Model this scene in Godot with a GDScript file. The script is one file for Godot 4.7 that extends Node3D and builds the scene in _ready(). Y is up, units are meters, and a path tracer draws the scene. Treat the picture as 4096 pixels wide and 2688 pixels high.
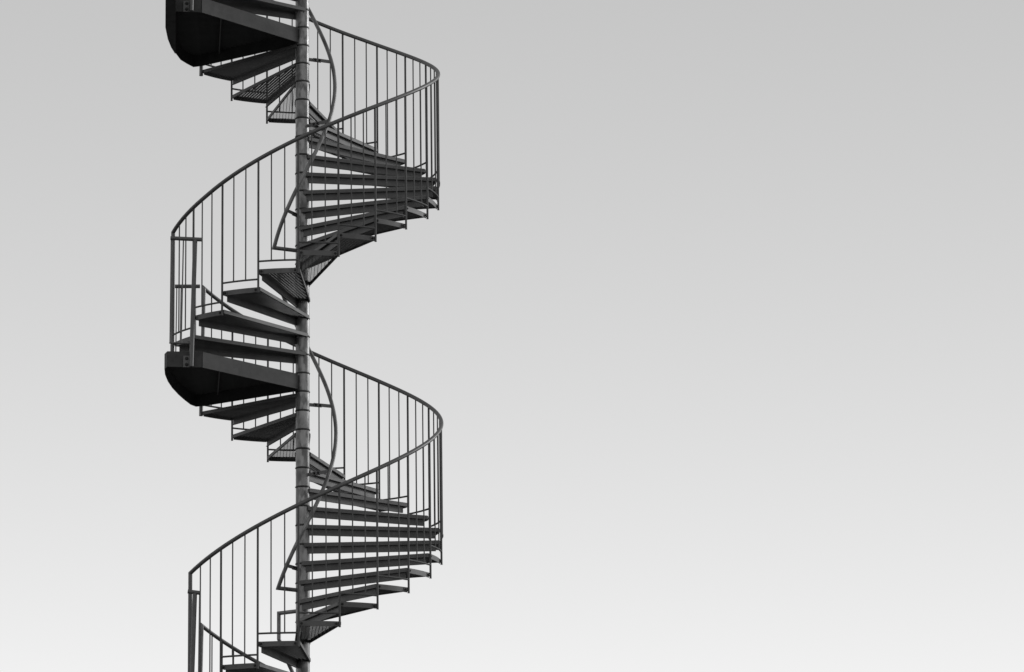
extends Node3D
# A galvanised steel spiral staircase against a bare sky.
# Heights in the tables are metres above a datum at LIFT above the ground; angles run from the side nearest the camera, growing the way the stairs climb.

const LIFT := 8.825
const RADIUS := 1.3            # circle of the guard posts
const RISE := 0.178576          # one step up
const TURN := 16.3392          # one step round, degrees
const FIRST := -18.006         # angle of step edge number 0
const STOREY := 19.0 * RISE
const RAIL_R := 0.0187
const POLE_R := 0.065

var steel: StandardMaterial3D
var steel_tread: StandardMaterial3D
var steel_rail: StandardMaterial3D
var steel_pole: StandardMaterial3D
var steel_bolt: StandardMaterial3D
var steel_collar: StandardMaterial3D
var steel_landing: StandardMaterial3D
var steel_bar: StandardMaterial3D
var steel_inner: StandardMaterial3D
var stair: Node3D
var shared := {}
var uneven := [[-5.0, 0.0], [20.0, 0.0]]
var ease_up := 0.0             # the handrail levels out a little over its first steps, metres
var twist := 0.0               # the upper steps of a flight sit a little further round, degrees per step

# ------------------------------------------------------------------ mesh builder
class Shape:
	var v := PackedVector3Array()
	var n := PackedVector3Array()
	var uv := PackedVector2Array()
	var ix := PackedInt32Array()

	func vert(p: Vector3, nn: Vector3, t := Vector2.ZERO) -> int:
		v.append(p); n.append(nn); uv.append(t)
		return v.size() - 1

	func tri(a: int, b: int, c: int) -> void:
		# front faces run clockwise
		var f := (v[b] - v[a]).cross(v[c] - v[a])
		if f.dot(n[a] + n[b] + n[c]) > 0.0:
			ix.append_array([a, c, b])
		else:
			ix.append_array([a, b, c])

	func quad(a: Vector3, b: Vector3, c: Vector3, d: Vector3, out: Vector3) -> void:
		var nn := (b - a).cross(d - a).normalized()
		if nn.length() < 0.5:
			nn = (c - b).cross(d - b).normalized()
		if nn.dot(out) < 0.0:
			nn = -nn
		var i := vert(a, nn)
		vert(b, nn); vert(c, nn); vert(d, nn)
		tri(i, i + 1, i + 2); tri(i, i + 2, i + 3)

	# eight corners: low ring then high ring
	func hexa(p: Array) -> void:
		var mid := Vector3.ZERO
		for q in p: mid += q
		mid /= 8.0
		for f in [[0, 1, 2, 3], [4, 5, 6, 7], [0, 1, 5, 4], [1, 2, 6, 5], [2, 3, 7, 6], [3, 0, 4, 7]]:
			var c: Vector3 = (p[f[0]] + p[f[1]] + p[f[2]] + p[f[3]]) / 4.0
			quad(p[f[0]], p[f[1]], p[f[2]], p[f[3]], c - mid)

	# flat bar standing on edge between two plan points
	func bar(a: Vector2, b: Vector2, y0: float, y1: float, t: float) -> void:
		var s := (b - a).normalized().orthogonal() * t * 0.5
		var p := []
		for y in [y0, y1]:
			for q in [a - s, b - s, b + s, a + s]:
				p.append(Vector3(q.x, y, q.y))
		hexa(p)

	# flat bar following a plan polyline, mitred at the bends
	func strip(pts: Array, y0: float, y1: float, t: float, bevel := 0.0) -> void:
		var m := pts.size()
		var side := []
		for i in m:
			var d1: Vector2 = (pts[i] - pts[max(i - 1, 0)]).normalized() if i > 0 else (pts[1] - pts[0]).normalized()
			var d2: Vector2 = (pts[min(i + 1, m - 1)] - pts[i]).normalized() if i < m - 1 else d1
			var nn := (d1 + d2).normalized().orthogonal()
			side.append(nn * t * 0.5 / max(0.4, nn.dot(d1.orthogonal())))
		for i in m - 1:
			var a: Vector2 = pts[i]
			var b: Vector2 = pts[i + 1]
			var sa: Vector2 = side[i]
			var sb: Vector2 = side[i + 1]
			var lo := [a - sa, b - sb, b + sb, a + sa]
			var o2 := (b - a).normalized().orthogonal()
			var out := Vector3(o2.x, 0, o2.y)
			var k := bevel / t * 2.0
			var hi := [a - sa * (1.0 - k), b - sb * (1.0 - k), b + sb * (1.0 - k), a + sa * (1.0 - k)]
			var L := []
			var M := []
			var H := []
			for j in 4:
				L.append(Vector3(lo[j].x, y0, lo[j].y))
				M.append(Vector3(lo[j].x, y1 - bevel, lo[j].y))
				H.append(Vector3(hi[j].x, y1, hi[j].y))
			quad(L[0], L[1], M[1], M[0], -out)
			quad(L[3], L[2], M[2], M[3], out)
			if bevel > 0.0:
				quad(M[0], M[1], H[1], H[0], -out + Vector3.UP)
				quad(M[3], M[2], H[2], H[3], out + Vector3.UP)
			quad(H[0], H[1], H[2], H[3], Vector3.UP)
			quad(L[0], L[1], L[2], L[3], Vector3.DOWN)
			if i == 0:
				var bk := Vector3((a - b).x, 0, (a - b).y)
				quad(L[0], L[3], H[3], H[0], bk)
			if i == m - 2:
				var fw := Vector3((b - a).x, 0, (b - a).y)
				quad(L[1], L[2], H[2], H[1], fw)

	# round bar swept along a path, mitred at sharp bends; the ends may lean (cut0, cut1 are the normals of the end cuts)
	func tube(path: Array, r: float, sides := 16, cut0 := Vector3.ZERO, cut1 := Vector3.ZERO) -> void:
		var m := path.size()
		var d: Vector3 = (path[1] - path[0]).normalized()
		var x := d.cross(Vector3(0.31, 0.87, 0.37)).normalized()
		var run := 0.0
		var prev := -1
		for i in m:
			var din: Vector3 = (path[i] - path[i - 1]).normalized() if i > 0 else d
			var dout: Vector3 = (path[i + 1] - path[i]).normalized() if i < m - 1 else din
			if i > 0:
				run += (path[i] - path[i - 1]).length()
			var plane := (din + dout).normalized()
			if i == 0 and cut0 != Vector3.ZERO: plane = cut0.normalized()
			if i == m - 1 and cut1 != Vector3.ZERO: plane = cut1.normalized()
			x = (x - din * x.dot(din)).normalized()
			var y := din.cross(x)
			var here := v.size()
			for j in sides + 1:
				var a := TAU * j / sides
				var o := x * cos(a) + y * sin(a)
				var off := o * r
				off -= din * (off.dot(plane) / din.dot(plane))
				vert(path[i] + off, o, Vector2(float(j) / sides, run))
			if prev >= 0:
				for j in sides:
					tri(prev + j, prev + j + 1, here + j + 1)
					tri(prev + j, here + j + 1, here + j)
			prev = here
			if din.dot(dout) < 0.93 and i > 0 and i < m - 1:
				# a mitred bend: a second ring with the normals of the next run
				x = (x - dout * x.dot(dout) ).normalized()
				var y2 := dout.cross(x)
				here = v.size()
				for j in sides + 1:
					var a := TAU * j / sides
					var o := x * cos(a) + y2 * sin(a)
					var off := o * r
					off -= dout * (off.dot(plane) / dout.dot(plane))
					vert(path[i] + off, o, Vector2(float(j) / sides, run))
				prev = here
			if i == 0 or i == m - 1:
				var nn: Vector3 = -plane if i == 0 else plane
				var c := vert(path[i], nn)
				var base := v.size()
				for j in sides + 1:
					vert(v[here + j], nn)
				for j in sides:
					tri(c, base + j, base + j + 1)

	# profile [radius, height] spun about the vertical axis
	func lathe(profile: Array, sides := 24, v0 := 0.0) -> void:
		for i in profile.size() - 1:
			var a: Vector2 = profile[i]
			var b: Vector2 = profile[i + 1]
			var nr := Vector2(b.y - a.y, a.x - b.x).normalized()
			if b.y < a.y: nr = nr
			var base := v.size()
			for j in sides + 1:
				var t := TAU * j / sides
				var nn := Vector3(nr.x * sin(t), nr.y, nr.x * cos(t))
				vert(Vector3(a.x * sin(t), a.y, a.x * cos(t)), nn, Vector2(float(j) / sides, v0 + a.y))
				vert(Vector3(b.x * sin(t), b.y, b.x * cos(t)), nn, Vector2(float(j) / sides, v0 + b.y))
			for j in sides:
				var q := base + j * 2
				tri(q, q + 1, q + 3); tri(q, q + 3, q + 2)

	# flat polygon (plan) with thickness
	func slab(poly: PackedVector2Array, y0: float, y1: float) -> void:
		var t := Geometry2D.triangulate_polygon(poly)
		for side in 2:
			var y: float = y1 if side == 1 else y0
			var nn := Vector3.UP if side == 1 else Vector3.DOWN
			var base := v.size()
			for p in poly: vert(Vector3(p.x, y, p.y), nn)
			for i in range(0, t.size(), 3):
				tri(base + t[i], base + t[i + 1], base + t[i + 2])
		var mid := Vector2.ZERO
		for p in poly: mid += p / poly.size()
		for i in poly.size():
			var a := poly[i]
			var b := poly[(i + 1) % poly.size()]
			var c := (a + b) / 2.0 - mid
			quad(Vector3(a.x, y0, a.y), Vector3(b.x, y0, b.y), Vector3(b.x, y1, b.y), Vector3(a.x, y1, a.y), Vector3(c.x, 0, c.y))

	func mesh() -> ArrayMesh:
		var arr := []
		arr.resize(Mesh.ARRAY_MAX)
		arr[Mesh.ARRAY_VERTEX] = v
		arr[Mesh.ARRAY_NORMAL] = n
		arr[Mesh.ARRAY_TEX_UV] = uv
		arr[Mesh.ARRAY_INDEX] = ix
		var am := ArrayMesh.new()
		am.add_surface_from_arrays(Mesh.PRIMITIVE_TRIANGLES, arr)
		return am

# ------------------------------------------------------------------ small helpers
func grey(lin: float) -> Color:
	return Color(lin, lin, lin).linear_to_srgb()

func put(called: String, m: Mesh, mat: Material, parent: Node3D, at := Vector3.ZERO, turn := 0.0) -> MeshInstance3D:
	var o := MeshInstance3D.new()
	o.name = called
	o.mesh = m
	o.material_override = mat
	o.cast_shadow = GeometryInstance3D.SHADOW_CASTING_SETTING_ON
	parent.add_child(o, true)
	o.position = at
	o.rotation.y = turn
	return o

func holder(called: String, parent: Node3D, at := Vector3.ZERO, turn := 0.0) -> Node3D:
	var o := Node3D.new()
	o.name = called
	parent.add_child(o, true)
	o.position = at
	o.rotation.y = turn
	return o

func ang(k: float) -> float:
	return deg_to_rad(FIRST + TURN * k + twist * maxf(0.0, k - 10.4))

# how far the treads of this flight lie off their even spacing, metres
func sag(k: float) -> float:
	for i in uneven.size() - 1:
		var a: Array = uneven[i]
		var b: Array = uneven[i + 1]
		if k <= b[0]:
			return lerpf(a[1], b[1], clampf((k - a[0]) / (b[0] - a[0]), 0.0, 1.0))
	return uneven[-1][1]

func pol(r: float, a: float, y := 0.0) -> Vector3:
	return Vector3(r * sin(a), y, r * cos(a))

func pol2(r: float, a: float) -> Vector2:
	return Vector2(r * sin(a), r * cos(a))

# stretches of the line o + d*t that lie inside a plan polygon
func inside(poly: PackedVector2Array, o: Vector2, d: Vector2) -> Array:
	var hits := []
	var nn := d.orthogonal()
	for i in poly.size():
		var a := poly[i] - o
		var b := poly[(i + 1) % poly.size()] - o
		var sa := a.dot(nn)
		var sb := b.dot(nn)
		if (sa < 0.0) != (sb < 0.0):
			var f := sa / (sa - sb)
			hits.append(a.lerp(b, f).dot(d))
	hits.sort()
	var out := []
	for i in range(0, hits.size() - 1, 2):
		out.append([o + d * hits[i], o + d * hits[i + 1]])
	return out

# ------------------------------------------------------------------ materials
func zinc_image(size: int, seed_: int, stretch: float, lo: float, hi: float, patchy: float, freq := 3.2, edge := 0.1) -> ImageTexture:
	# dull zinc: cloudy patches with edges, runs and a fine grain
	var cloud := FastNoiseLite.new()
	cloud.seed = seed_; cloud.frequency = freq / size; cloud.fractal_octaves = 3
	cloud.domain_warp_enabled = true; cloud.domain_warp_amplitude = 0.12 * size; cloud.domain_warp_frequency = 2.0 / size
	var runs := FastNoiseLite.new()
	runs.seed = seed_ + 7; runs.frequency = 9.0 / size; runs.fractal_octaves = 3
	var fine := FastNoiseLite.new()
	fine.seed = seed_ + 13; fine.frequency = 60.0 / size; fine.fractal_octaves = 2
	var img := Image.create(size, size, false, Image.FORMAT_RGB8)
	for y in size:
		for x in size:
			# blended across both borders so that the tile closes
			var val := 0.0
			var fx := float(x) / size
			var fy := float(y) / size
			for c in 4:
				var ox := (c & 1) * size
				var oy := (c >> 1) * size
				var wx := (fx if c & 1 else 1.0 - fx)
				var wy := (fy if c >> 1 else 1.0 - fy)
				var w := wx * wy
				if w < 0.002: continue
				var px := float(x - ox)
				var py := float(y - oy)
				var a := cloud.get_noise_2d(px, py * stretch)
				var b := runs.get_noise_2d(px, py * stretch * 0.4)
				var p := smoothstep(-edge, edge, a + b * 0.15)
				val += w * (p * patchy + (0.5 + 0.5 * b) * (1.0 - patchy))
			var g := fine.get_noise_2d(x, y) * 0.06
			var s := clampf(val + g, 0.0, 1.0)
			img.set_pixel(x, y, grey(lerpf(lo, hi, s)))
	img.generate_mipmaps()
	return ImageTexture.create_from_image(img)

func metal(tex: Texture2D, rough: float, metallic: float, scale := 1.0, world := true) -> StandardMaterial3D:
	var m := StandardMaterial3D.new()
	m.albedo_texture = tex
	m.roughness = rough
	m.metallic = metallic
	if world:
		m.uv1_triplanar = true
		m.uv1_world_triplanar = true
	m.uv1_scale = Vector3(scale, scale, scale)
	return m

func make_materials() -> void:
	var even := zinc_image(256, 11, 1.0, 0.095, 0.15, 0.4)
	var tread_tex := zinc_image(256, 23, 1.0, 0.085, 0.15, 0.45)
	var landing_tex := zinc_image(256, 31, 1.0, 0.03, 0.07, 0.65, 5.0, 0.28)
	var pole_tex := zinc_image(384, 41, 0.8, 0.085, 0.34, 0.85, 4.2, 0.30)
	steel = metal(even, 0.55, 0.35, 1.3)
	steel_rail = metal(even, 0.5, 0.4, 1.7)
	steel_tread = metal(tread_tex, 0.6, 0.3, 1.1)
	steel_bar = metal(tread_tex, 0.75, 0.15, 2.0)
	steel_bar.albedo_color = grey(0.8)
	steel_inner = metal(pole_tex, 0.42, 0.4, 1.6)
	steel_inner.albedo_color = grey(0.85)
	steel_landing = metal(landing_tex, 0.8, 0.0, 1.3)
	steel_pole = metal(pole_tex, 0.36, 0.45, 1.0, false)
	steel_pole.uv1_scale = Vector3(1.0, 1.6, 1.0)
	steel_collar = metal(landing_tex, 0.5, 0.4, 2.0)
	steel_bolt = metal(landing_tex, 0.6, 0.2, 3.0)
	steel_bolt.albedo_color = grey(0.35)

# ------------------------------------------------------------------ treads
func make_tread_meshes() -> void:
	var da := deg_to_rad(TURN)
	var inner_front := pol2(0.0695, deg_to_rad(-70.0))
	var inner_rear := pol2(0.0695, da + deg_to_rad(78.0))
	var r_plate := 1.283
	var corner_front := pol2(r_plate, deg_to_rad(-0.2))
	var corner_rear := pol2(r_plate, da + deg_to_rad(0.45))
	var du := (corner_front - inner_front).normalized()      # along the nosing, outwards
	var dv := Vector2(du.y, -du.x)                            # across the tread, climbing
	if dv.dot(corner_rear - corner_front) < 0.0: dv = -dv
	var arc := []
	for i in 11:
		arc.append(pol2(r_plate, lerpf(deg_to_rad(1.0), da - deg_to_rad(0.1), i / 10.0)))
	# nosing with its rolled corner
	var s := Shape.new()
	var p := [inner_front, corner_front - du * 0.010]
	for i in range(1, 5):
		var t := i / 5.0
		var a: Vector2 = corner_front - du * 0.010
		var c: Vector2 = arc[0]
		p.append(a.lerp(corner_front, t).lerp(corner_front.lerp(c, t), t))
	p.append(arc[0])
	s.strip(p, -0.037, 0.0, 0.016, 0.0078)
	shared.nosing = s.mesh()
	# end plate along the outside
	s = Shape.new()
	s.strip([arc[0] + (arc[1] - arc[0]) * 0.02] + arc.slice(1), -0.047, -0.001, 0.0056, 0.001)
	shared.end_plate = s.mesh()
	# rear edge
	s = Shape.new()
	s.strip([arc[10], corner_rear, corner_rear.lerp(inner_rear, 0.02), inner_rear], -0.034, 0.0005, 0.012, 0.0055)
	shared.rear_edge = s.mesh()
	# riser plate under the nosing, with a folded lip
	s = Shape.new()
	var a0: Vector2 = inner_front + dv * 0.024 + du * 0.03
	var a1: Vector2 = corner_front + dv * 0.024 - du * 0.036
	s.bar(a0, a1, -0.097, -0.006, 0.004)
	var lip := []
	for y in [-0.097, -0.093]:
		for q in [a0 + dv * 0.002, a1 + dv * 0.002, a1 + dv * 0.016, a0 + dv * 0.016]:
			lip.append(Vector3(q.x, y, q.y))
	s.hexa(lip)
	shared.riser_plate = s.mesh()
	# open grating: deep bars along the tread, thin rods across
	var poly := PackedVector2Array([inner_front + dv * 0.004 + du * 0.014, corner_front + dv * 0.004 - du * 0.004])
	for q in arc: poly.append(q * 0.9975)
	poly.append(corner_rear + (inner_rear - corner_rear).normalized().orthogonal() * 0.0)
	poly.append(inner_rear + du * 0.014)
	s = Shape.new()
	var v := 0.018
	while v < 0.45:
		for seg in inside(poly, inner_front + dv * v, du):
			if (seg[1] - seg[0]).length() > 0.02:
				s.bar(seg[0], seg[1], -0.024, -0.002, 0.0025)
		v += 0.030
	var u := 0.04
	while u < 1.4:
		for seg in inside(poly, inner_front + du * u, dv):
			if (seg[1] - seg[0]).length() > 0.01:
				s.bar(seg[0], seg[1], -0.0065, -0.0030, 0.004)
		u += 0.034
	shared.grating = s.mesh()
	# hub flange holding the tread to the pole
	s = Shape.new()
	var f0: Vector2 = inner_front
	var f1: Vector2 = inner_rear
	s.strip([f0 + du * 0.012, (f0 + f1) * 0.5 + pol2(0.066, da * 0.5), f1 + du * 0.012], -0.05, -0.004, 0.004)
	shared.hub_flange = s.mesh()
	# fixings
	s = Shape.new()
	var tab := PackedVector2Array()
	for c in [[1, 1], [-1, 1], [-1, -1], [1, -1]]:
		for i in 4:
			var w: float = i / 3.0 * PI / 2.0 + [0.0, PI / 2, PI, 3 * PI / 2][[[1, 1], [-1, 1], [-1, -1], [1, -1]].find(c)]
			tab.append(Vector2(c[0] * 0.010 + cos(w) * 0.008, c[1] * 0.011 + sin(w) * 0.008))
	s.slab(tab, 0.0, 0.005)
	shared.fixing_tab = s.mesh()
	s = Shape.new()
	s.lathe([Vector2(0.0001, 0.0), Vector2(0.0125, 0.0), Vector2(0.0125, 0.002), Vector2(0.0108, 0.002)], 12)
	s.lathe([Vector2(0.0108, 0.002), Vector2(0.0102, 0.009), Vector2(0.0001, 0.0095)], 6)
	s.lathe([Vector2(0.005, 0.0092), Vector2(0.0047, 0.014), Vector2(0.0001, 0.0142)], 8)
	shared.bolt = s.mesh()
	# toe rail: a round bar bent to the arc
	s = Shape.new()
	var tp := []
	for i in 9:
		tp.append(pol(RADIUS, da * i / 8.0))
	s.tube(tp, 0.0088, 10)
	shared.toe_rail = s.mesh()

func outward(o: Node3D, r: float, a: float, y: float) -> void:
	# stands a fixing modelled along +y out from the axis
	o.basis = Basis(Vector3(cos(a), 0, -sin(a)), pol(1, a), Vector3.UP)
	o.position = pol(r, a, y)

func tread(k: float, top: float) -> void:
	var t := holder("tread", stair, Vector3(0, top, 0), ang(k))
	put("nosing", shared.nosing, steel_tread, t)
	put("end_plate", shared.end_plate, steel_tread, t)
	put("rear_edge", shared.rear_edge, steel_tread, t)
	put("riser_plate", shared.riser_plate, steel_tread, t)
	put("hub_flange", shared.hub_flange, steel_tread, t)
	var g := put("grating", shared.grating, steel_tread, t)
	g.set_meta("kind", "stuff")
	for a in [0.027 / RADIUS, deg_to_rad(TURN) - 0.029 / RADIUS]:
		outward(put("fixing_tab", shared.fixing_tab, steel, t), 1.2862, a, -0.0245)
		outward(put("bolt", shared.bolt, steel_bolt, t), 1.2910, a, -0.0245)

# a straight round bar with the little swelling of its welds
func rod_mesh(length: float, r: float, flare: float, key: String) -> Mesh:
	if not shared.has(key):
		var s := Shape.new()
		s.lathe([Vector2(0.0001, 0), Vector2(r + flare, 0), Vector2(r + flare * 0.4, flare * 1.2), Vector2(r, flare * 3.0), Vector2(r, length - flare * 3.0), Vector2(r + flare * 0.4, length - flare * 1.2), Vector2(r + flare, length), Vector2(0.0001, length)], 12)
		shared[key] = s.mesh()
	return shared[key]

func straight(called: String, a: Vector3, b: Vector3, r: float, mat: Material, parent: Node3D, sides := 16) -> MeshInstance3D:
	var s := Shape.new()
	s.tube([Vector3.ZERO, b - a], r, sides)
	return put(called, s.mesh(), mat, parent, a)

# posts, balusters and toe rails for steps k0..k1 of a flight whose handrail runs at rail0 + RISE*k
func guard(k0: int, k1: int, rail0: float, first_post: bool, last_post: bool) -> void:
	var bottom0 := rail0 - 1.2746
	for k in range(k0, k1 + 2):
		if (k > k0 and k <= k1) or (k == k0 and first_post) or (k == k1 + 1 and last_post):
			put("guard_post", rod_mesh(1.264 - sag(k), 0.0098, 0.002, "post%d" % roundi(sag(k) * 1000)), steel_bar, stair, pol(RADIUS, ang(k), bottom0 + RISE * k + sag(k)))
		if k > k1: break
		var y0 := bottom0 + RISE * (k + 1) + 0.124 + sag(k + 1)
		put("toe_rail", shared.toe_rail, steel_bar, stair, Vector3(0, y0, 0), ang(k))
		for f in [1.0 / 3.0, 2.0 / 3.0]:
			var y1: float = rail0 + RISE * (k + f) - 0.010 + ease_up * pow(maxf(0.0, -1.5 - k - f) / 1.57, 1.3)
			put("baluster", rod_mesh(y1 - y0, 0.0061, 0.004, "baluster%d" % roundi((y1 - y0) * 1000)), steel_bar, stair, pol(RADIUS, ang(k + f), y0))

func helix(r: float, k0: float, k1: float, y0: float) -> Array:
	var out := []
	var steps := int(ceil((k1 - k0) * 5.0))
	for i in steps + 1:
		var k := lerpf(k0, k1, float(i) / steps)
		var lift := ease_up * pow(maxf(0.0, -1.5 - k) / 1.57, 1.3)
		out.append(pol(r, ang(k), y0 + RISE * k + lift))
	return out

# the outer handrail in its pipe lengths, with the thick end posts that it is mitred onto
func handrail(k0: float, k1: float, y0: float, joints: Array, low_end: float, high_end: float, newel := true) -> void:
	var h := holder("handrail", stair)
	var cuts := [k0] + joints + [k1]
	for i in cuts.size() - 1:
		var gap := 0.0
		var a: float = cuts[i] + (0.0055 if i > 0 else 0.0)
		var b: float = cuts[i + 1] - (0.0055 if i < cuts.size() - 2 else 0.0)
		var path := helix(RADIUS, a, b, y0)
		var s := Shape.new()
		var c0 := Vector3.ZERO
		var c1 := Vector3.ZERO
		if i == 0 and newel: c0 = ((path[1] - path[0]).normalized() + Vector3.UP)
		if i == cuts.size() - 2 and newel: c1 = ((path[-1] - path[-2]).normalized() + Vector3.DOWN)
		s.tube(path, RAIL_R, 20, c0, c1)
		put("rail_length", s.mesh(), steel_rail, h)
	for j in joints:
		var s := Shape.new()
		s.tube(helix(RADIUS, j - 0.05, j + 0.05, y0), RAIL_R - 0.0022, 16)
		put("joint_sleeve", s.mesh(), steel_rail, h)
	if newel:
		for e in [[k0, low_end, 1.0], [k1, high_end, -1.0]]:
			var path := helix(RADIUS, e[0], e[0] + 0.2, y0) if e[2] > 0 else helix(RADIUS, e[0] - 0.2, e[0], y0)
			var at: Vector3 = path[0] if e[2] > 0 else path[-1]
			var d: Vector3 = (path[1] - path[0]).normalized() if e[2] > 0 else (path[-1] - path[-2]).normalized()
			var s := Shape.new()
			if e[2] > 0:
				s.tube([Vector3(at.x, e[1], at.z), at], RAIL_R, 20, Vector3.ZERO, d + Vector3.UP)
			else:
				s.tube([at, pol(RADIUS, ang(e[0] + 0.09), e[1])], RAIL_R, 20, d + Vector3.DOWN)
			put("newel_post", s.mesh(), steel_inner if e[2] < 0 else steel_rail, h)

# ------------------------------------------------------------------ inner rail beside the pole
func inner_rail(k0: float, k1: float, y0: float, foot: bool, head: float, brackets: Array) -> void:
	var r := 0.312
	var h := holder("inner_handrail", stair)
	var path := helix(r, k0, k1, y0)
	if foot:
		path.push_front(pol(POLE_R - 0.01, ang(k0), y0 + RISE * k0 + 0.004))
	if head > 0.0:
		var e: Vector3 = path[-1]
		e.y += head
		path.append(e)
		path.append(pol(POLE_R - 0.01, ang(k1), e.y - 0.003))
	var s := Shape.new()
	s.tube(path, RAIL_R, 20)
	put("rail_pipe", s.mesh(), steel_inner, h)
	for b in brackets:
		var a := deg_to_rad(b)
		var k: float = (b - FIRST) / TURN
		var y: float = y0 + RISE * k - 0.004
		var n2 := pol2(1, a).orthogonal()
		var flip := 1.0 if n2.y > 0 else -1.0
		s = Shape.new()
		s.bar(pol2(POLE_R - 0.004, a) - n2 * flip * 0.0032, pol2(0.20, a) - n2 * flip * 0.0032, y - 0.020, y + 0.012, 0.006)
		put("bracket_plate", s.mesh(), steel, h)
		s = Shape.new()
		s.bar(pol2(0.115, a) + n2 * flip * 0.0032, pol2(r - 0.01, a) + n2 * flip * 0.0032, y - 0.016, y + 0.016, 0.006)
		put("bracket_plate", s.mesh(), steel, h)
		for rr in [0.138, 0.182]:
			var o := put("bolt", shared.bolt, steel_bolt, h)
			var c := pol2(rr, a) + n2 * flip * 0.0062
			var out := Vector3(n2.x, 0, n2.y) * flip
			o.basis = Basis(Vector3.UP.cross(out).normalized() * -1.0, out, Vector3.UP).orthonormalized()
			o.position = Vector3(c.x, y, c.y)

# ------------------------------------------------------------------ central pole
func pole(low: float, high: float) -> void:
	var s := Shape.new()
	s.lathe([Vector2(0.0001, 0), Vector2(0.0605, 0), Vector2(0.0605, high - low), Vector2(0.0001, high - low)], 24)
	# heights of the joints, a few millimetres off even spacing as built
	var off := [[-4.0, 0.0], [3.0, 0.0], [8.0, -0.012], [12.0, -0.003], [17.0, 0.010], [20.0, 0.017], [24.0, 0.006], [27.0, 0.0], [33.0, -0.014]]
	uneven = off
	var core := put("central_pole", s.mesh(), steel_collar, stair, Vector3(0, low, 0))
	var ring_top := 2.904
	var j := -4
	var rng := RandomNumberGenerator.new()
	rng.seed = 5
	while true:
		var top := ring_top - RISE * j + sag(j) - 0.0065        # under the collar
		var bottom := ring_top - RISE * (j + 1) + sag(j + 1) + 0.0065
		if bottom < low + 0.1 or j > 42: break
		s = Shape.new()
		var n := top - bottom - 0.003
		s.lathe([Vector2(0.0606, 0.0), Vector2(POLE_R - 0.001, 0.0), Vector2(POLE_R, 0.0015), Vector2(POLE_R, n - 0.0015), Vector2(POLE_R - 0.001, n), Vector2(0.0606, n)], 40, j * 0.37)
		put("sleeve", s.mesh(), steel_pole, core, Vector3(0, bottom - low, 0), rng.randf() * TAU)
		var bulge := 0.0022 if j < 2 else 0.0056
		s = Shape.new()
		s.lathe([Vector2(0.0606, -0.0064), Vector2(POLE_R + bulge * 0.7, -0.0064), Vector2(POLE_R + bulge, -0.0042), Vector2(POLE_R + bulge, 0.003), Vector2(POLE_R + bulge * 0.5, 0.0052), Vector2(POLE_R, 0.0062), Vector2(0.0606, 0.0062)], 40)
		put("collar", s.mesh(), steel_collar, core, Vector3(0, ring_top - RISE * j + sag(j) - low, 0))
		j += 1
	# the plain pipe below the lowest sleeve stands in a base plate
	s = Shape.new()
	s.lathe([Vector2(0.0606, 0.0), Vector2(0.2, 0.0), Vector2(0.2, 0.018), Vector2(0.198, 0.02), Vector2(0.0606, 0.02)], 32)
	put("base_plate", s.mesh(), steel, core)

# ------------------------------------------------------------------ landings
func landing(top: float, outline: Array, beam: bool) -> void:
	var l := holder("landing", stair, Vector3(0, top, 0))
	var depth := -0.145
	# outline: front inner, front corner, front flat end, side points ..., rear corner, rear inner
	var m := outline.size()
	var s := Shape.new()
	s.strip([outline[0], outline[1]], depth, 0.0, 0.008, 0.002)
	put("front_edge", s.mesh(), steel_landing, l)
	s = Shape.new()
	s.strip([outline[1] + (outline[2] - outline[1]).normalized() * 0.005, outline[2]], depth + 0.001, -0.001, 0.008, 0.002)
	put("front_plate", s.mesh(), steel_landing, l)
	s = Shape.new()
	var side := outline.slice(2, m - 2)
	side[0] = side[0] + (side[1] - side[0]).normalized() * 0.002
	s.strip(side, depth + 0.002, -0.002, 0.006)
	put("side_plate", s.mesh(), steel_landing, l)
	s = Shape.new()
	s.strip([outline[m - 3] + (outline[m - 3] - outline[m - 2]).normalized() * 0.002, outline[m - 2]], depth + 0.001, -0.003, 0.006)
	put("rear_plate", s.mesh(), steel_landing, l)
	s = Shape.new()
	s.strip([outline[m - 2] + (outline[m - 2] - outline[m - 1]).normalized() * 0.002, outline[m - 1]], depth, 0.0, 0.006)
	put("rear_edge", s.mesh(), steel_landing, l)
	# deck sheet and the close ribs under it
	var poly := PackedVector2Array()
	var mid := Vector2(-0.72, 0.15)
	for q in outline: poly.append(q + (mid - q).normalized() * 0.0055)
	s = Shape.new()
	s.slab(poly, -0.012, -0.004)
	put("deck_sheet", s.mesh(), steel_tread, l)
	s = Shape.new()
	var z := -0.80
	while z < 1.09:
		for seg in inside(poly, Vector2(-3, z), Vector2.RIGHT):
			if seg[1].x - seg[0].x > 0.03:
				s.bar(seg[0] + Vector2(0.004, 0), seg[1] - Vector2(0.004, 0), -0.030, -0.0125, 0.007)
		z += 0.038
	put("deck_ribs", s.mesh(), steel_tread, l).set_meta("kind", "stuff")
	# stiffener under the deck
	s = Shape.new()
	s.bar(Vector2(-0.757, 0.80), Vector2(-0.810, -0.56), -0.075, -0.0305, 0.010)
	put("stiffener", s.mesh(), steel_tread, l)
	if beam:
		s = Shape.new()
		s.slab(PackedVector2Array([Vector2(-1.158, 1.55), Vector2(-1.252, 1.55), Vector2(-1.290, 0.575), Vector2(-1.281, 0.20), Vector2(-1.259, -0.077), Vector2(-1.226, -0.30), Vector2(-1.216, -0.10)]), -0.152, -0.0135)
		put("side_beam", s.mesh(), steel_landing, l)

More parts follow.
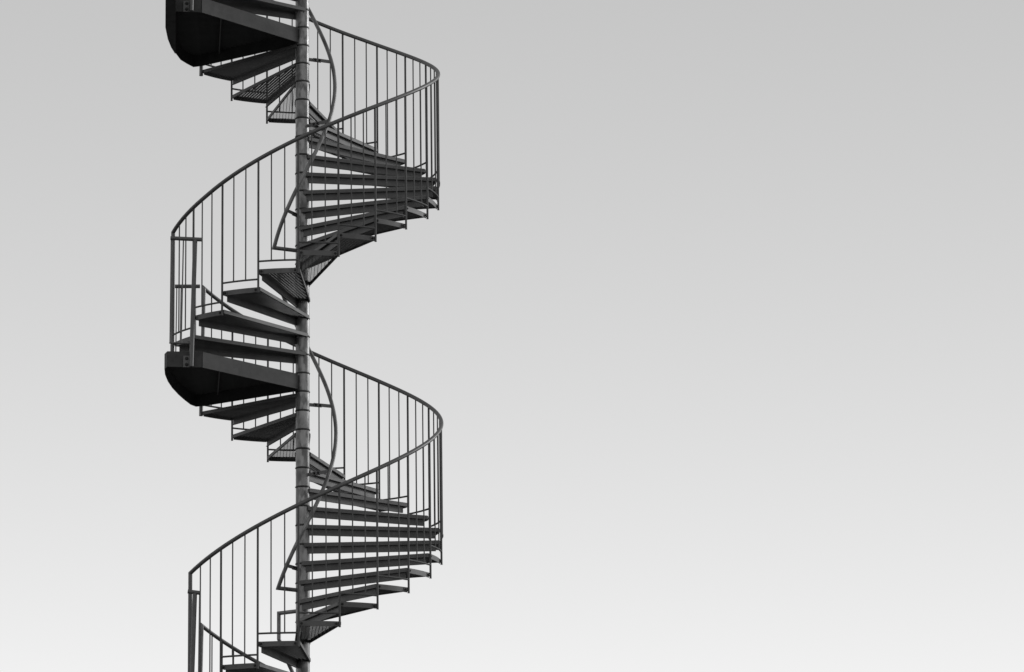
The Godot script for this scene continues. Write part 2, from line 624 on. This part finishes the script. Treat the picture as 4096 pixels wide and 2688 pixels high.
func landing_guard(top: float, rail_y: float, x0: float, x1: float, post_top: float, post_bottom: float, bars: Array, low_rail: bool, zf: float) -> void:
	var g := holder("landing_guard", stair)
	straight("top_rail", Vector3(x0, rail_y + 0.007, zf), Vector3(x1, rail_y - 0.007, zf), RAIL_R, steel_rail, g)
	straight("post", Vector3(post_bottom, top - 0.143, zf), Vector3(post_top, rail_y - 0.012, zf), 0.0205, steel_rail, g, 20)
	for b in bars:
		straight("baluster", Vector3(b[1], rail_y - 0.97, zf), Vector3(b[0], rail_y - 0.012, zf), 0.0062, steel_rail, g, 10)
	if low_rail:
		straight("bottom_rail", Vector3(x0 - 0.004, rail_y - 0.972, zf), Vector3(post_bottom - 0.012, rail_y - 0.976, zf), 0.0085, steel_rail, g, 10)
	# the lug that bolts the post to the landing
	var s := Shape.new()
	s.bar(Vector2(post_bottom - 0.074, zf - 0.022), Vector2(post_bottom - 0.012, zf - 0.018), top - 0.148, top - 0.042, 0.007)
	put("lug", s.mesh(), steel, g)
	for y in [-0.068, -0.124]:
		var o := put("bolt", shared.bolt, steel_bolt, g, Vector3(post_bottom - 0.042, top + y, zf - 0.0165))
		o.rotation = Vector3(PI / 2, 0, 0)
		o.scale = Vector3(1.3, 1.3, 1.3)

func back_guard(top: float, rail_y: float) -> void:
	var g := holder("landing_guard", stair)
	var zb := -0.715
	straight("top_rail", Vector3(-1.230, rail_y, zb), Vector3(-0.988, rail_y, zb), RAIL_R, steel_rail, g)
	straight("post", Vector3(-1.035, top - 0.005, zb), Vector3(-1.045, rail_y - 0.012, zb), 0.0185, steel_rail, g)
	straight("bottom_rail", Vector3(-1.230, top + 0.08, zb), Vector3(-1.045, top + 0.08, zb), 0.0085, steel_rail, g, 10)
	for x in [-1.170, -1.212]:
		straight("baluster", Vector3(x - 0.008, top + 0.085, zb), Vector3(x, rail_y - 0.012, zb), 0.0058, steel_rail, g, 10)

# ------------------------------------------------------------------ scene
func _ready() -> void:
	# camera
	var cam := Camera3D.new()
	cam.name = "camera"
	add_child(cam)
	cam.projection = Camera3D.PROJECTION_FRUSTUM
	cam.near = 0.5
	cam.far = 2000.0
	cam.size = 2.0 * 1344.0 / 14336.7 * 0.5
	cam.frustum_offset = Vector2((2048.0 - 1210.06) / 14336.7 * 0.5, 0.0)
	cam.position = Vector3(0, LIFT - 7.225, 32.9781)
	cam.rotation = Vector3(0.2124, 0, -0.0009)
	cam.current = true

	# sky
	var sky_mat := ProceduralSkyMaterial.new()
	var boost := 1.0
	sky_mat.sky_horizon_color = grey(1.271 / boost)
	sky_mat.sky_top_color = grey(0.422 / boost)
	sky_mat.sky_curve = 0.12
	sky_mat.sky_energy_multiplier = boost
	sky_mat.ground_bottom_color = grey(0.10)
	sky_mat.ground_horizon_color = grey(0.14)
	sky_mat.ground_energy_multiplier = 1.0
	var sky := Sky.new()
	sky.sky_material = sky_mat
	var env := Environment.new()
	env.background_mode = Environment.BG_SKY
	env.sky = sky
	env.tonemap_mode = Environment.TONE_MAPPER_LINEAR
	env.tonemap_exposure = 1.0
	env.sdfgi_enabled = true
	env.ssao_enabled = true
	env.ssil_enabled = true
	var we := WorldEnvironment.new()
	we.name = "environment"
	we.environment = env
	add_child(we)

	# sun: low and hazy, from the right and behind the stairs
	var sun := DirectionalLight3D.new()
	sun.name = "sun"
	add_child(sun)
	sun.light_energy = 0.45
	sun.light_angular_distance = 16.0
	sun.light_color = Color(1, 1, 1)
	sun.sky_mode = DirectionalLight3D.SKY_MODE_LIGHT_ONLY
	sun.shadow_enabled = true
	var az := deg_to_rad(114.0)
	var el := deg_to_rad(20.0)
	sun.look_at_from_position(Vector3(sin(az) * cos(el), sin(el), cos(az) * cos(el)) * 50.0, Vector3.ZERO)

	make_materials()

	# ground
	var gm := PlaneMesh.new()
	gm.size = Vector2(1600, 1600)
	var g_mat := metal(zinc_image(128, 77, 1.0, 0.07, 0.10, 0.3), 0.9, 0.0, 0.4)
	var ground := put("ground", gm, g_mat, self)
	ground.set_meta("kind", "structure")

	# the staircase
	stair = Node3D.new()
	stair.name = "spiral_staircase"
	add_child(stair)
	stair.position = Vector3(0, LIFT, 0)
	stair.set_meta("label", "dark galvanised steel spiral staircase winding around a tall central pole against the sky")
	stair.set_meta("category", "staircase")

	pole(-LIFT, 4.2)
	make_tread_meshes()

	# flights, lowest first: [handrail height at step 0, first tread, last tread]
	var flights := [
		{"rail": 1.2758 - 2 * STOREY + 0.089, "from": 8, "to": 14},
		{"rail": 1.2758 - STOREY, "from": -3, "to": 14},
		{"rail": 1.2758, "from": -3, "to": 14},
		{"rail": 1.2758 + STOREY, "from": -3, "to": 1},
	]
	var low: float = -0.491 - STOREY + 0.089
	var posts := [[9, 14, true, false], [-2, 14, false, false], [-3, 14, false, false], [-3, 0, false, true]]
	var rails := [[9.0, 15.03, [11.2]], [-2.05, 14.94, [3.05, 11.2]], [-3.07, 14.94, [2.1, 11.2]], [-3.07, 1.0, []]]
	var feet := [flights[0]["rail"] - 1.2746 + RISE * 9, low, -0.491, 2.890]
	for i in 4:
		var fl: Dictionary = flights[i]
		twist = [0.0, 0.25, 0.47, 0.0][i]
		ease_up = 0.045 if i >= 2 else 0.0
		uneven = [
			[[0.0, 0.0], [20.0, 0.0]],
			[[-2.0, -0.012], [0.0, -0.010], [1.0, 0.0], [6.0, 0.0], [9.0, -0.015], [12.0, -0.028], [14.0, -0.017], [15.0, -0.012]],
			[[-4.0, 0.012], [-3.0, 0.018], [-1.0, 0.026], [0.0, 0.023], [1.0, 0.011], [2.0, -0.004], [4.0, -0.013], [6.0, -0.022], [10.0, -0.022], [13.0, -0.014], [14.0, -0.003], [15.0, 0.005]],
			[[0.0, 0.0], [20.0, 0.0]]][i]
		var y0: float = fl["rail"]
		for k in range(fl["from"], fl["to"] + 1):
			tread(k, y0 - 1.2746 + RISE * (k + 1) + 0.055 + sag(k + 1))
		guard(posts[i][0], posts[i][1], y0, posts[i][2], posts[i][3])
		handrail(rails[i][0], rails[i][1], y0, rails[i][2], feet[i], y0 - 1.2746 + RISE * roundf(rails[i][1]))
	twist = 0.0
	ease_up = 0.0

	inner_rail(10.0, 14.9, -5.61, false, 0.24, [])
	inner_rail(-1.75, 14.85, -2.222, true, 0.12, [-28.0, 54.0, 116.0])
	inner_rail(-2.5, 14.85, 1.148, true, 0.12, [-28.0, 54.0, 116.0])

	var out_low := [Vector2(-0.045, 0.070), Vector2(-0.911, 1.068), Vector2(-1.228, 1.105), Vector2(-1.256, 0.99), Vector2(-1.260, 0.74), Vector2(-1.246, 0.425), Vector2(-1.216, 0.112), Vector2(-1.169, -0.207), Vector2(-1.120, -0.47), Vector2(-1.070, -0.698), Vector2(-1.025, -0.794), Vector2(-0.955, -0.765), Vector2(-0.055, -0.035)]
	var out_high := [Vector2(-0.045, 0.070), Vector2(-0.936, 1.025), Vector2(-1.20, 1.055), Vector2(-1.24, 0.92), Vector2(-1.255, 0.57), Vector2(-1.255, 0.2), Vector2(-1.224, -0.28), Vector2(-1.181, -0.52), Vector2(-1.125, -0.65), Vector2(-1.067, -0.764), Vector2(-0.995, -0.735), Vector2(-0.055, -0.015)]
	landing(low, out_low, false)
	landing(-0.491, out_low, false)
	landing(2.890, out_high, true)

	landing_guard(low, -2.701, -1.030, -0.916, -0.966, -1.000, [[-0.923, -0.931]], false, 1.121)
	landing_guard(-0.491, 0.555, -1.207, -0.923, -0.981, -1.010, [[-1.088, -1.103], [-1.199, -1.204]], true, 1.121)
	landing_guard(2.890, 3.936, -1.207, -0.923, -1.003, -1.031, [[-1.088, -1.103], [-1.199, -1.204]], true, 1.079)
	back_guard(-0.491, 0.532)
